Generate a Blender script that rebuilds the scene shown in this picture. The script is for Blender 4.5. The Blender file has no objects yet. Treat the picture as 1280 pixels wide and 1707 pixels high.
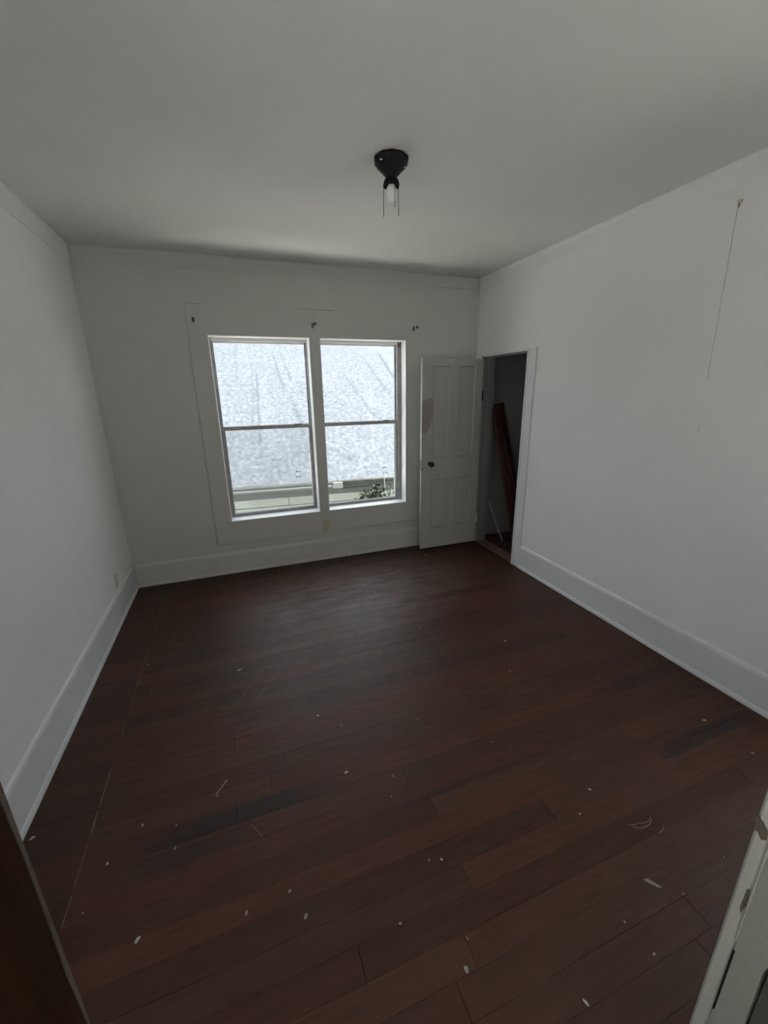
import bpy, bmesh, math, random
from mathutils import Vector, Matrix, noise as mnoise

random.seed(7)
SC = bpy.context.scene
COL = SC.collection

# ------------------------------------------------------------------ camera
cam_data = bpy.data.cameras.new('camera')
cam = bpy.data.objects.new('camera', cam_data)
COL.objects.link(cam)
cam_data.sensor_fit = 'HORIZONTAL'
cam_data.sensor_width = 36.0
cam_data.lens = 677.12 / 1280.0 * 36.0
cam_data.clip_start = 0.01
cam_data.clip_end = 200
EYE = Vector((0.0, 0.0, 1.6898))
_r = Vector((0.93863004, -0.34456601, -0.01574524))
_u = Vector((0.11300676, 0.26407075, 0.95786017))
_f = Vector((0.3258882, 0.90085565, -0.28680303))
m = Matrix((( _r.x, _u.x, -_f.x, EYE.x), (_r.y, _u.y, -_f.y, EYE.y), (_r.z, _u.z, -_f.z, EYE.z), (0, 0, 0, 1)))
cam.matrix_world = m
SC.camera = cam

# ------------------------------------------------------------------ world, sun, exposure
SKY_STRENGTH = 1.5
world = bpy.data.worlds.new('sky')
SC.world = world
world.use_nodes = True
bg = world.node_tree.nodes['Background']
bg.inputs['Color'].default_value = (0.86, 0.93, 1.0, 1)
bg.inputs['Strength'].default_value = SKY_STRENGTH

# high sun, shining along the alley between the two houses
SUN_STRENGTH = 18.5
sun = bpy.data.lights.new('sun', 'SUN')
sun.energy = SUN_STRENGTH
sun.angle = math.radians(0.53)
sun.color = (1.0, 0.98, 0.955)
sun_o = bpy.data.objects.new('sun', sun)
_d = Vector((math.cos(math.radians(60)), -0.06, math.sin(math.radians(60))))   # towards the sun
sun_o.rotation_euler = _d.to_track_quat('Z', 'Y').to_euler()
COL.objects.link(sun_o)

SC.view_settings.view_transform = 'Standard'
SC.view_settings.look = 'None'
SC.view_settings.gamma = 1.0
SC.view_settings.use_curve_mapping = False
SC.view_settings.exposure = 1.34
SC.cycles.max_bounces = 16
SC.cycles.diffuse_bounces = 10
SC.cycles.glossy_bounces = 4
SC.cycles.transparent_max_bounces = 16
SC.cycles.sample_clamp_indirect = 6.0
SC.cycles.caustics_reflective = False
SC.cycles.caustics_refractive = False


def portal(name, loc, rot, sx, sy):
    """light portal in a window opening (guides the sky's sampling, adds no light)"""
    l = bpy.data.lights.new(name, 'AREA')
    l.shape = 'RECTANGLE'
    l.size, l.size_y = sx, sy
    l.cycles.is_portal = True
    o = bpy.data.objects.new(name, l)
    o.location = loc
    o.rotation_euler = rot
    COL.objects.link(o)


# ------------------------------------------------------------------ room measures (metres)
WL, WR, WB, WN = -0.986, 2.488, 3.940, 0.22      # wall planes: left, right, back, near
H = 2.743
W1 = (-0.113, 0.739)                              # window openings in x
W2 = (0.828, 1.683)
WZ = (0.524, 2.157)
CY = (3.110, 3.790)                               # closet opening in y
CZ = 2.000
DX = (-0.134, 0.628)                              # doorway the camera looks through
LWY, LWZ = (0.40, 0.95), (0.55, 2.15)             # unseen window added in the left wall for fill light
RWY, RWZ = (0.26, 0.80), (0.45, 2.05)             # unseen narrow window added in the right wall for fill light
HWX, HWZ = (-1.2, -0.3), (0.9, 2.1)               # unseen window added in the hall for fill light

R90 = math.pi / 2
portal('portal_window', ((W1[0] + W1[1]) / 2, 4.15, (WZ[0] + WZ[1]) / 2), (-R90, 0, 0), W1[1] - W1[0], WZ[1] - WZ[0])
portal('portal_window', ((W2[0] + W2[1]) / 2, 4.15, (WZ[0] + WZ[1]) / 2), (-R90, 0, 0), W2[1] - W2[0], WZ[1] - WZ[0])
portal('portal_window', (WL - 0.15, (LWY[0] + LWY[1]) / 2, (LWZ[0] + LWZ[1]) / 2), (0, -R90, 0), LWZ[1] - LWZ[0], LWY[1] - LWY[0])
portal('portal_window', (2.63, (RWY[0] + RWY[1]) / 2, (RWZ[0] + RWZ[1]) / 2), (0, R90, 0), RWZ[1] - RWZ[0], RWY[1] - RWY[0])
portal('portal_window', ((HWX[0] + HWX[1]) / 2, -2.3, (HWZ[0] + HWZ[1]) / 2), (R90, 0, 0), HWX[1] - HWX[0], HWZ[1] - HWZ[0])


# ------------------------------------------------------------------ material helpers
def new_mat(name):
    mt = bpy.data.materials.new(name)
    mt.use_nodes = True
    nt = mt.node_tree
    b = nt.nodes['Principled BSDF']
    return mt, nt, b


def nd(nt, t, **kw):
    n = nt.nodes.new(t)
    for k, v in kw.items():
        setattr(n, k, v)
    return n


def pos(nt):
    return nd(nt, 'ShaderNodeNewGeometry').outputs['Position']


def noise_tex(nt, vec, scale, detail=4.0, rough=0.55, stretch=None, offset=None):
    if stretch or offset is not None:
        mp = nd(nt, 'ShaderNodeMapping')
        if stretch:
            mp.inputs['Scale'].default_value = stretch
        nt.links.new(vec, mp.inputs['Vector'])
        if offset is not None:
            nt.links.new(offset, mp.inputs['Location'])
        vec = mp.outputs['Vector']
    n = nd(nt, 'ShaderNodeTexNoise')
    n.inputs['Scale'].default_value = scale
    n.inputs['Detail'].default_value = detail
    n.inputs['Roughness'].default_value = rough
    nt.links.new(vec, n.inputs['Vector'])
    return n.outputs['Fac']


def ramp(nt, fac, stops):
    r = nd(nt, 'ShaderNodeValToRGB')
    el = r.color_ramp.elements
    while len(el) < len(stops):
        el.new(0.5)
    for e, (p, c) in zip(el, stops):
        e.position = p
        e.color = (c[0], c[1], c[2], 1) if not isinstance(c, (int, float)) else (c, c, c, 1)
    nt.links.new(fac, r.inputs['Fac'])
    return r.outputs['Color']


def mix(nt, fac, a, b, blend='MIX'):
    n = nd(nt, 'ShaderNodeMix', data_type='RGBA', blend_type=blend)
    for sock, v in ((n.inputs[0], fac), (n.inputs[6], a), (n.inputs[7], b)):
        if hasattr(v, 'is_linked'):
            nt.links.new(v, sock)
        elif isinstance(v, (int, float)):
            sock.default_value = v
        else:
            sock.default_value = (v[0], v[1], v[2], 1)
    return n.outputs[2]


def math_n(nt, op, a, b=None, clamp=False):
    n = nd(nt, 'ShaderNodeMath', operation=op)
    n.use_clamp = clamp
    for i, v in enumerate((a, b)):
        if v is None:
            continue
        if hasattr(v, 'is_linked'):
            nt.links.new(v, n.inputs[i])
        else:
            n.inputs[i].default_value = v
    return n.outputs[0]


def bump(nt, bsdf, height, strength, dist=0.01):
    n = nd(nt, 'ShaderNodeBump')
    n.inputs['Strength'].default_value = strength
    n.inputs['Distance'].default_value = dist
    nt.links.new(height, n.inputs['Height'])
    nt.links.new(n.outputs['Normal'], bsdf.inputs['Normal'])


def paint(name, col, var=0.05, rough=0.55, bump_s=0.12, wear=None, wear_amt=0.62, scale=1.6):
    mt, nt, b = new_mat(name)
    p = pos(nt)
    n1 = noise_tex(nt, p, scale, 5)
    lo = [c * (1 - var) for c in col]
    hi = [min(1, c * (1 + var * 0.6)) for c in col]
    c = ramp(nt, n1, [(0.3, lo), (0.7, hi)])
    if wear:
        n3 = noise_tex(nt, p, 9, 8, 0.7)
        w = ramp(nt, n3, [(wear_amt, 0.0), (wear_amt + 0.05, 1.0)])
        c = mix(nt, w, c, wear)
    nt.links.new(c, b.inputs['Base Color'])
    b.inputs['Roughness'].default_value = rough
    n2 = noise_tex(nt, p, 60, 4)
    n4 = noise_tex(nt, p, 7, 3)
    bump(nt, b, math_n(nt, 'ADD', n2, math_n(nt, 'MULTIPLY', n4, 2.0)), bump_s, 0.004)
    return mt


def plain(name, col, rough=0.5, metal=0.0, spec=0.5, var=0.08, scale=30):
    mt, nt, b = new_mat(name)
    p = pos(nt)
    n = noise_tex(nt, p, scale, 4)
    c = ramp(nt, n, [(0.3, [x * (1 - var) for x in col]), (0.7, [min(1, x * (1 + var)) for x in col])])
    nt.links.new(c, b.inputs['Base Color'])
    b.inputs['Roughness'].default_value = rough
    b.inputs['Metallic'].default_value = metal
    b.inputs['Specular IOR Level'].default_value = spec
    return mt


M = {}
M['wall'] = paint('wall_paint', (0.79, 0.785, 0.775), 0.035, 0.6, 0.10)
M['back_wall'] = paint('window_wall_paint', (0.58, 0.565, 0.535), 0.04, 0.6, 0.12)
M['ceiling'] = paint('ceiling_paint', (0.69, 0.685, 0.66), 0.06, 0.7, 0.10, scale=0.9)
M['trim'] = paint('trim_paint', (0.70, 0.70, 0.70), 0.04, 0.4, 0.10)
M['base'] = paint('baseboard_paint', (0.68, 0.683, 0.69), 0.05, 0.4, 0.10)
M['door'] = paint('door_paint', (0.435, 0.425, 0.395), 0.05, 0.45, 0.10)
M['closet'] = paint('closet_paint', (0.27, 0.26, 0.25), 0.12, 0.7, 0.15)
M['reveal'] = paint('window_lining_paint', (0.80, 0.80, 0.79), 0.04, 0.4, 0.1)
M['sill'] = paint('sill_paint', (0.84, 0.84, 0.83), 0.05, 0.4, 0.1, wear=(0.10, 0.09, 0.08), wear_amt=0.68)
M['jamb_shade'] = paint('jamb_shade_paint', (0.25, 0.255, 0.25), 0.08, 0.6, 0.2)  # darkened grey, shade on the closet frame put into the colour
M['jamb_old'] = paint('worn_jamb_paint', (0.27, 0.26, 0.23), 0.10, 0.55, 0.5, wear=(0.17, 0.12, 0.07), wear_amt=0.66)
M['worn_wood'] = paint('bare_worn_wood', (0.060, 0.044, 0.027), 0.3, 0.7, 0.4)
M['jamb_stop'] = paint('worn_stop_paint', (0.185, 0.18, 0.155), 0.12, 0.6, 0.5, wear=(0.12, 0.10, 0.07), wear_amt=0.66)
M['jamb_dark'] = paint('old_green_paint', (0.045, 0.048, 0.036), 0.2, 0.6, 0.4)
M['aluminium'] = plain('weathered_aluminium', (0.34, 0.33, 0.33), 0.45, 0.35, var=0.18, scale=14)
M['dark_metal'] = plain('dark_bronze', (0.006, 0.006, 0.0065), 0.5, 0.0, 0.25, var=0.3)
M['bracket'] = plain('old_bracket_metal', (0.16, 0.15, 0.14), 0.45, 0.7)
M['knob'] = plain('dark_knob', (0.02, 0.018, 0.016), 0.3, 0.3)
M['beige'] = plain('beige_plastic', (0.52, 0.46, 0.34), 0.45)
M['pale_plate'] = plain('painted_over_plate', (0.62, 0.60, 0.55), 0.5)
M['patch'] = paint('bare_door_wood', (0.325, 0.278, 0.25), 0.10, 0.6, 0.1)
M['black'] = plain('black_gap', (0.006, 0.006, 0.006), 0.9, spec=0.1)
M['crack'] = plain('wall_crack', (0.30, 0.29, 0.27), 0.9, spec=0.1)
M['paint_crack'] = plain('paint_crack', (0.22, 0.20, 0.18), 0.9, spec=0.1)
M['chip'] = plain('paint_chip_white', (0.40, 0.375, 0.33), 0.6, scale=120)
M['chip_dull'] = plain('paint_chip_grey', (0.22, 0.20, 0.175), 0.6, scale=120)
M['crumb'] = plain('dark_crumb', (0.015, 0.011, 0.009), 0.8)
M['scratch'] = plain('scratched_varnish', (0.125, 0.092, 0.066), 0.6, var=0.5, scale=40)
M['bulb'] = plain('frosted_bulb', (0.86, 0.86, 0.84), 0.22, var=0.01)
M['pale_wood'] = plain('pale_stick', (0.36, 0.34, 0.30), 0.6)
M['ground'] = plain('pale_concrete_ground', (0.72, 0.70, 0.66), 0.9, var=0.12, scale=5)
M['ext'] = plain('outside_wall_paint', (0.75, 0.75, 0.72), 0.8, scale=3)
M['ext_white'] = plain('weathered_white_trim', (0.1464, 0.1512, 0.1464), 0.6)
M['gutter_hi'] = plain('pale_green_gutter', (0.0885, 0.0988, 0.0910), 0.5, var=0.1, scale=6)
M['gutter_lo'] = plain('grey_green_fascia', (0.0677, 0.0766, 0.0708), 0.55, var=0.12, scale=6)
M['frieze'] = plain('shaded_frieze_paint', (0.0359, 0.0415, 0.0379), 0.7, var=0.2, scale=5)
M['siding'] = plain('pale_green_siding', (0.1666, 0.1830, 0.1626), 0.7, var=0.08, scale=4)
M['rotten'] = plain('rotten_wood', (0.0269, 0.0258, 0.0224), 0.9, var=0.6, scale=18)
M['grey_wood'] = plain('weathered_board', (0.0823, 0.0853, 0.0762), 0.9, var=0.3, scale=14)
M['white_pvc'] = plain('white_plastic', (0.62, 0.64, 0.62), 0.5)
M['leaf'] = plain('vine_leaf', (0.0055, 0.0105, 0.0045), 0.7, 0.0, 0.12, var=0.45, scale=25)
M['stem'] = plain('vine_stem', (0.02, 0.02, 0.012), 0.7, 0.0, 0.1)


def wood(name, c1, c2, stretch, rough=0.5):
    mt, nt, b = new_mat(name)
    p = pos(nt)
    oi = nd(nt, 'ShaderNodeObjectInfo')
    g = noise_tex(nt, p, 6, 6, 0.6, stretch)
    c = ramp(nt, g, [(0.3, c1), (0.7, c2)])
    rv = math_n(nt, 'MULTIPLY_ADD', oi.outputs['Random'], 0.5)
    rv.node.inputs[2].default_value = 0.72
    cc = mix(nt, 1.0, c, rv, 'MULTIPLY')
    nt.links.new(cc, b.inputs['Base Color'])
    b.inputs['Roughness'].default_value = rough
    bump(nt, b, g, 0.25, 0.003)
    return mt


M['board_brown'] = wood('leaning_board_brown', (0.075, 0.032, 0.017), (0.135, 0.062, 0.034), (6, 6, 0.6))
M['board_red'] = wood('leaning_board_red', (0.038, 0.013, 0.010), (0.070, 0.026, 0.020), (6, 6, 0.6))
M['jamb_wood'] = wood('dark_stained_jamb', (0.012, 0.005, 0.0018), (0.026, 0.011, 0.004), (8, 8, 0.5))
M['jamb_wood'].node_tree.nodes['Principled BSDF'].inputs['Specular IOR Level'].default_value = 0.08
M['jamb_edge'] = paint('jamb_edge_paint', (0.055, 0.043, 0.030), 0.25, 0.6, 0.4, wear=(0.06, 0.03, 0.015), wear_amt=0.56)
M['threshold'] = wood('worn_threshold', (0.09, 0.055, 0.04), (0.20, 0.14, 0.11), (6, 0.6, 6), 0.7)


def floor_mat():
    mt, nt, b = new_mat('worn_red_brown_boards')
    p = pos(nt)
    oi = nd(nt, 'ShaderNodeObjectInfo')
    off = nd(nt, 'ShaderNodeCombineXYZ')
    nt.links.new(math_n(nt, 'MULTIPLY', oi.outputs['Random'], 37.0), off.inputs[0])
    nt.links.new(math_n(nt, 'MULTIPLY', oi.outputs['Random'], 91.0), off.inputs[2])
    grain = noise_tex(nt, p, 9, 7, 0.62, (0.55, 7.0, 1.0), off.outputs[0])
    base = ramp(nt, grain, [(0.28, (0.040, 0.0140, 0.0070)), (0.52, (0.059, 0.0218, 0.0110)), (0.76, (0.078, 0.031, 0.0160))])
    # board to board tone
    tone = ramp(nt, oi.outputs['Random'], [(0.0, 0.74), (0.5, 0.97), (1.0, 1.16)])
    base = mix(nt, 1.0, base, tone, 'MULTIPLY')
    hue = ramp(nt, math_n(nt, 'FRACT', math_n(nt, 'MULTIPLY', oi.outputs['Random'], 17.31)),
               [(0.0, (1.12, 0.93, 0.90)), (0.5, (1, 1, 1)), (1.0, (0.95, 1.06, 1.02))])
    base = mix(nt, 1.0, base, hue, 'MULTIPLY')
    # cloudy wear: dull brown and dusty grey areas
    blot = noise_tex(nt, p, 1.5, 5, 0.6)
    base = mix(nt, ramp(nt, blot, [(0.50, 0.0), (0.72, 0.55)]), base, (0.050, 0.030, 0.019))
    sep = nd(nt, 'ShaderNodeSeparateXYZ')
    nt.links.new(p, sep.inputs[0])
    # trodden, dusty boards below the window, with the window's sheen painted into the colour
    dx = math_n(nt, 'DIVIDE', math_n(nt, 'SUBTRACT', sep.outputs['X'], 0.95), 1.1)
    dy = math_n(nt, 'DIVIDE', math_n(nt, 'SUBTRACT', sep.outputs['Y'], 3.15), 0.75)
    rr = math_n(nt, 'ADD', math_n(nt, 'MULTIPLY', dx, dx), math_n(nt, 'MULTIPLY', dy, dy))
    dn = noise_tex(nt, p, 5, 6, 0.65, (0.7, 2.2, 1))
    dust_sheen = math_n(nt, 'MULTIPLY', math_n(nt, 'SUBTRACT', 1.0, rr, True), ramp(nt, dn, [(0.36, 0.0), (0.68, 0.75)]))
    base = mix(nt, dust_sheen, base, (0.155, 0.125, 0.118))

    # dark purplish stains with a shape of their own, along single boards
    def stain(x0, x1, y0, y1, soft, amt, col):
        nonlocal base
        nn = noise_tex(nt, p, 6, 4, 0.6, (1, 3, 1))
        xw = math_n(nt, 'MULTIPLY_ADD', nn, 0.35)
        nt.links.new(sep.outputs['X'], xw.node.inputs[2])
        yw = math_n(nt, 'MULTIPLY_ADD', nn, 0.03)
        nt.links.new(sep.outputs['Y'], yw.node.inputs[2])
        f = None
        for s, a, e, sf in ((xw, x0 + 0.17, x1 + 0.17, soft), (yw, y0 + 0.015, y1 + 0.015, 0.012)):
            for val, flip in ((a, 1.0), (e, -1.0)):
                t = math_n(nt, 'DIVIDE', math_n(nt, 'MULTIPLY', math_n(nt, 'SUBTRACT', s, val), flip), sf, True)
                f = t if f is None else math_n(nt, 'MULTIPLY', f, t)
        base = mix(nt, math_n(nt, 'MULTIPLY', f, amt), base, col)
    P = (0.021, 0.0115, 0.0130)
    stain(-0.66, 0.35, 1.36, 1.455, 0.30, 0.85, P)
    stain(-0.66, -0.05, 1.275, 1.36, 0.30, 0.75, P)
    stain(1.72, 2.47, 0.955, 1.035, 0.10, 0.85, P)
    stain(1.70, 2.40, 1.36, 1.45, 0.30, 0.75, P)
    stain(0.62, 1.25, 2.265, 2.295, 0.20, 0.75, P)
    stain(-0.72, 0.2, 2.62, 2.71, 0.30, 0.5, P)
    stain(0.2, 1.4, 1.18, 1.215, 0.30, 0.6, P)
    nt.links.new(base, b.inputs['Base Color'])
    rg = ramp(nt, noise_tex(nt, p, 14, 5, 0.6, (1, 4, 1)), [(0.3, 0.42), (0.7, 0.62)])
    nt.links.new(rg, b.inputs['Roughness'])
    b.inputs['Specular IOR Level'].default_value = 0.33
    bump(nt, b, math_n(nt, 'ADD', grain, noise_tex(nt, p, 3, 2)), 0.22, 0.004)
    return mt


M['floor'] = floor_mat()


def roof_mat():
    mt, nt, b = new_mat('white_roof_coating')
    tc = nd(nt, 'ShaderNodeTexCoord').outputs['Object']
    a = noise_tex(nt, tc, 22, 2, 0.5, (0.75, 0.55, 0.55))
    c = noise_tex(nt, tc, 0.9, 4)
    col = ramp(nt, a, [(0.32, (0.0255, 0.0305, 0.0365)), (0.43, (0.0375, 0.0432, 0.0500)), (0.55, (0.0430, 0.0480, 0.0540)), (0.67, (0.0590, 0.0630, 0.0690))])
    col = mix(nt, 1.0, col, ramp(nt, c, [(0.3, 0.95), (0.7, 1.04)]), 'MULTIPLY')
    nt.links.new(col, b.inputs['Base Color'])
    b.inputs['Roughness'].default_value = 0.85
    b.inputs['Specular IOR Level'].default_value = 0.2
    bump(nt, b, a, 0.35, 0.02)
    return mt


M['roof'] = roof_mat()


def glass_mat(name, rough, dirt, dirt_col):
    """thin window pane: clear transmission, Fresnel reflection and a film of dirt"""
    mt = bpy.data.materials.new(name)
    mt.use_nodes = True
    nt = mt.node_tree
    nt.nodes.clear()
    out = nd(nt, 'ShaderNodeOutputMaterial')
    tr = nd(nt, 'ShaderNodeBsdfTransparent')
    tr.inputs[0].default_value = (0.97, 0.985, 0.985, 1)
    gl = nd(nt, 'ShaderNodeBsdfGlossy')
    gl.inputs['Roughness'].default_value = rough
    fr = nd(nt, 'ShaderNodeFresnel')
    gm = nd(nt, 'ShaderNodeNewGeometry')                 # same reflectance on both faces of the thin pane
    ior = math_n(nt, 'MULTIPLY_ADD', gm.outputs['Backfacing'], 1 / 1.28 - 1.28)
    ior.node.inputs[2].default_value = 1.28
    nt.links.new(ior, fr.inputs[0])
    mx = nd(nt, 'ShaderNodeMixShader')
    nt.links.new(fr.outputs[0], mx.inputs[0])
    nt.links.new(tr.outputs[0], mx.inputs[1])
    nt.links.new(gl.outputs[0], mx.inputs[2])
    df = nd(nt, 'ShaderNodeBsdfDiffuse')
    df.inputs[0].default_value = (*dirt_col, 1)
    mx2 = nd(nt, 'ShaderNodeMixShader')
    n = noise_tex(nt, pos(nt), 5, 5)
    f = math_n(nt, 'MULTIPLY', ramp(nt, n, [(0.3, 0.3), (0.75, 1.0)]), dirt)
    nt.links.new(f, mx2.inputs[0])
    nt.links.new(mx.outputs[0], mx2.inputs[1])
    nt.links.new(df.outputs[0], mx2.inputs[2])
    nt.links.new(mx2.outputs[0], out.inputs[0])
    return mt


M['glass'] = glass_mat('window_glass', 0.02, 0.03, (0.7, 0.7, 0.68))


def screen_mat():
    mt = bpy.data.materials.new('insect_screen_mesh')
    mt.use_nodes = True
    nt = mt.node_tree
    nt.nodes.clear()
    out = nd(nt, 'ShaderNodeOutputMaterial')
    tr = nd(nt, 'ShaderNodeBsdfTransparent')
    df = nd(nt, 'ShaderNodeBsdfDiffuse')
    df.inputs[0].default_value = (0.42, 0.44, 0.46, 1)
    mx = nd(nt, 'ShaderNodeMixShader')
    n = noise_tex(nt, pos(nt), 3, 4)
    nt.links.new(ramp(nt, n, [(0.3, 0.10), (0.7, 0.17)]), mx.inputs[0])
    nt.links.new(tr.outputs[0], mx.inputs[1])
    nt.links.new(df.outputs[0], mx.inputs[2])
    nt.links.new(mx.outputs[0], out.inputs[0])
    return mt


M['screen'] = screen_mat()


# ------------------------------------------------------------------ mesh helpers
class MB:
    """collects shapes into one bmesh"""

    def __init__(self):
        self.bm = bmesh.new()

    def box(self, x0, x1, y0, y1, z0, z1, bev=0.0):
        vs = [self.bm.verts.new(c) for c in ((x0, y0, z0), (x1, y0, z0), (x1, y1, z0), (x0, y1, z0),
                                            (x0, y0, z1), (x1, y0, z1), (x1, y1, z1), (x0, y1, z1))]
        fs = [self.bm.faces.new([vs[i] for i in f]) for f in
              ((0, 3, 2, 1), (4, 5, 6, 7), (0, 1, 5, 4), (1, 2, 6, 5), (2, 3, 7, 6), (3, 0, 4, 7))]
        if bev > 0:
            es = list({e for f in fs for e in f.edges})
            bmesh.ops.bevel(self.bm, geom=es, offset=bev, segments=1, affect='EDGES', profile=0.5)
        return self

    def obox(self, a, b, wdir, w, t, bev=0.0):
        """box along a->b with width w towards wdir and thickness t"""
        a, b = Vector(a), Vector(b)
        ax = (b - a).normalized()
        wd = Vector(wdir)
        wd = (wd - ax * wd.dot(ax)).normalized()
        td = ax.cross(wd)
        start = len(self.bm.verts)
        vs = []
        for p in (a, b):
            for s, q in ((-1, -1), (1, -1), (1, 1), (-1, 1)):
                vs.append(self.bm.verts.new(p + wd * (s * w / 2) + td * (q * t / 2)))
        fs = [self.bm.faces.new([vs[i] for i in f]) for f in
              ((3, 2, 1, 0), (4, 5, 6, 7), (0, 1, 5, 4), (1, 2, 6, 5), (2, 3, 7, 6), (3, 0, 4, 7))]
        if bev > 0:
            es = list({e for f in fs for e in f.edges})
            bmesh.ops.bevel(self.bm, geom=es, offset=bev, segments=1, affect='EDGES', profile=0.5)
        return self

    def prism(self, poly, axis, lo, hi):
        """extrude a polygon: axis 'x' uses (y,z), 'y' uses (x,z), 'z' uses (x,y)"""
        def P(c, t):
            return {'x': (t, c[0], c[1]), 'y': (c[0], t, c[1]), 'z': (c[0], c[1], t)}[axis]
        A = [self.bm.verts.new(P(c, lo)) for c in poly]
        B = [self.bm.verts.new(P(c, hi)) for c in poly]
        n = len(poly)
        self.bm.faces.new(A)
        self.bm.faces.new(B[::-1])
        for i in range(n):
            self.bm.faces.new((A[i], B[i], B[(i + 1) % n], A[(i + 1) % n]))
        return self

    def lathe(self, prof, c, segs=32, lobes=None, arc=None):
        """profile of (r, z) about vertical axis through c"""
        c = Vector(c)
        rings = []
        for k, (r, z) in enumerate(prof):
            ring = []
            for i in range(segs):
                a = 2 * math.pi * i / segs
                rr = r
                if lobes:
                    n, amp, idx = lobes
                    if k in idx:
                        rr = r * (1 + amp * math.cos(n * a))
                ring.append(self.bm.verts.new(c + Vector((rr * math.cos(a), rr * math.sin(a), z))))
            rings.append(ring)
        for A, B in zip(rings, rings[1:]):
            for i in range(segs):
                self.bm.faces.new((A[i], A[(i + 1) % segs], B[(i + 1) % segs], B[i]))
        for R in (rings[0], rings[-1]):
            try:
                self.bm.faces.new(R)
            except ValueError:
                pass
        return self

    def tube(self, pts, r, segs=8):
        pts = [Vector(p) for p in pts]
        rings = []
        for i, p in enumerate(pts):
            d = (pts[min(i + 1, len(pts) - 1)] - pts[max(i - 1, 0)]).normalized()
            s = Vector((0, 0, 1)) if abs(d.z) < 0.9 else Vector((1, 0, 0))
            u = d.cross(s).normalized()
            v = d.cross(u)
            rings.append([self.bm.verts.new(p + (u * math.cos(a) + v * math.sin(a)) * r)
                          for a in (2 * math.pi * k / segs for k in range(segs))])
        for A, B in zip(rings, rings[1:]):
            for i in range(segs):
                self.bm.faces.new((A[i], A[(i + 1) % segs], B[(i + 1) % segs], B[i]))
        self.bm.faces.new(rings[0])
        self.bm.faces.new(rings[-1])
        return self

    def ball(self, c, r, u=8, v=6, sc=(1, 1, 1)):
        mt = Matrix.Translation(Vector(c)) @ Matrix.Diagonal((*sc, 1))
        bmesh.ops.create_uvsphere(self.bm, u_segments=u, v_segments=v, radius=r, matrix=mt)
        return self

    def mesh(self, name, smooth=False):
        bmesh.ops.recalc_face_normals(self.bm, faces=self.bm.faces)
        me = bpy.data.meshes.new(name)
        self.bm.to_mesh(me)
        self.bm.free()
        if smooth:
            for p in me.polygons:
                p.use_smooth = True
        return me


def tag(o, label=None, cat=None, group=None, kind=None):
    if label:
        o['label'] = label
    if cat:
        o['category'] = cat
    if group:
        o['group'] = group
    if kind:
        o['kind'] = kind
    return o


def world_loc(o):
    v = Vector((0, 0, 0))
    while o:
        v += o.location
        o = o.parent
    return v


def obj(name, mb, mat, parent=None, label=None, cat=None, group=None, kind=None, smooth=False, local=False, origin=None):
    """links the collected shapes as ONE mesh object; coordinates are world ones unless local"""
    if isinstance(mb, MB) and origin is not None:
        bmesh.ops.translate(mb.bm, verts=mb.bm.verts, vec=-Vector(origin))
    me = mb.mesh(name, smooth) if isinstance(mb, MB) else mb
    if not me.materials:
        me.materials.append(M[mat])
    o = bpy.data.objects.new(name, me)
    COL.objects.link(o)
    if origin is not None:
        o.location = origin
    if parent:
        o.parent = parent
        if not local:
            o.location = o.location - world_loc(parent)
    return tag(o, label, cat, group, kind)


def empty(name, loc, label=None, cat=None, group=None, kind=None, parent=None, rz=0.0):
    o = bpy.data.objects.new(name, None)
    o.empty_display_size = 0.1
    o.location = loc
    o.rotation_euler = (0, 0, rz)
    COL.objects.link(o)
    if parent:
        o.parent = parent
    return tag(o, label, cat, group, kind)


def struct(name, mb, mat, parent=None, **kw):
    return obj(name, mb, mat, parent, kind=None if parent else 'structure', **kw)


# ------------------------------------------------------------------ shell of the room
YO = 4.16                                          # outer face of the window wall
mb = MB()
xs = [WL - 0.14, W1[0], W1[1], W2[0], W2[1], 3.62]
mb.box(xs[0], xs[5], WB, YO, -0.3, WZ[0] - 0.004)
mb.box(xs[0], xs[5], WB, YO, WZ[1], H + 0.1)
for a, b_ in ((xs[0], xs[1]), (xs[2], xs[3]), (xs[4], xs[5])):
    mb.box(a, b_, WB, YO, WZ[0] - 0.004, WZ[1])
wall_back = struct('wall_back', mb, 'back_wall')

mb = MB()
mb.box(WL - 0.14, WL, 0.08, LWY[0], -0.3, H + 0.1)
mb.box(WL - 0.14, WL, LWY[0], LWY[1], -0.3, LWZ[0])
mb.box(WL - 0.14, WL, LWY[0], LWY[1], LWZ[1], H + 0.1)
mb.box(WL - 0.14, WL, LWY[1], WB, -0.3, H + 0.1)
wall_left = struct('wall_left', mb, 'wall')

mb = MB()
T2 = 2.62
mb.box(WR, T2, 0.08, RWY[0], -0.3, H + 0.1)
mb.box(WR, T2, RWY[0], RWY[1], -0.3, RWZ[0])
mb.box(WR, T2, RWY[0], RWY[1], RWZ[1], H + 0.1)
mb.box(WR, T2, RWY[1], CY[0] - 0.018, -0.3, H + 0.1)
mb.box(WR, T2, CY[1] + 0.018, WB, -0.3, H + 0.1)
mb.box(WR, T2, CY[0] - 0.018, CY[1] + 0.018, CZ + 0.018, H + 0.1)
wall_right = struct('wall_right', mb, 'wall')

mb = MB()
Y0 = 0.08
mb.box(WL, DX[0] - 0.022, Y0, WN, -0.3, H + 0.1)
mb.box(DX[0] - 0.022, DX[1] + 0.022, Y0, WN, 2.05, H + 0.1)
mb.box(DX[1] + 0.022, WR, Y0, WN, -0.3, H + 0.1)
wall_near = struct('wall_near', mb, 'wall')

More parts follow.
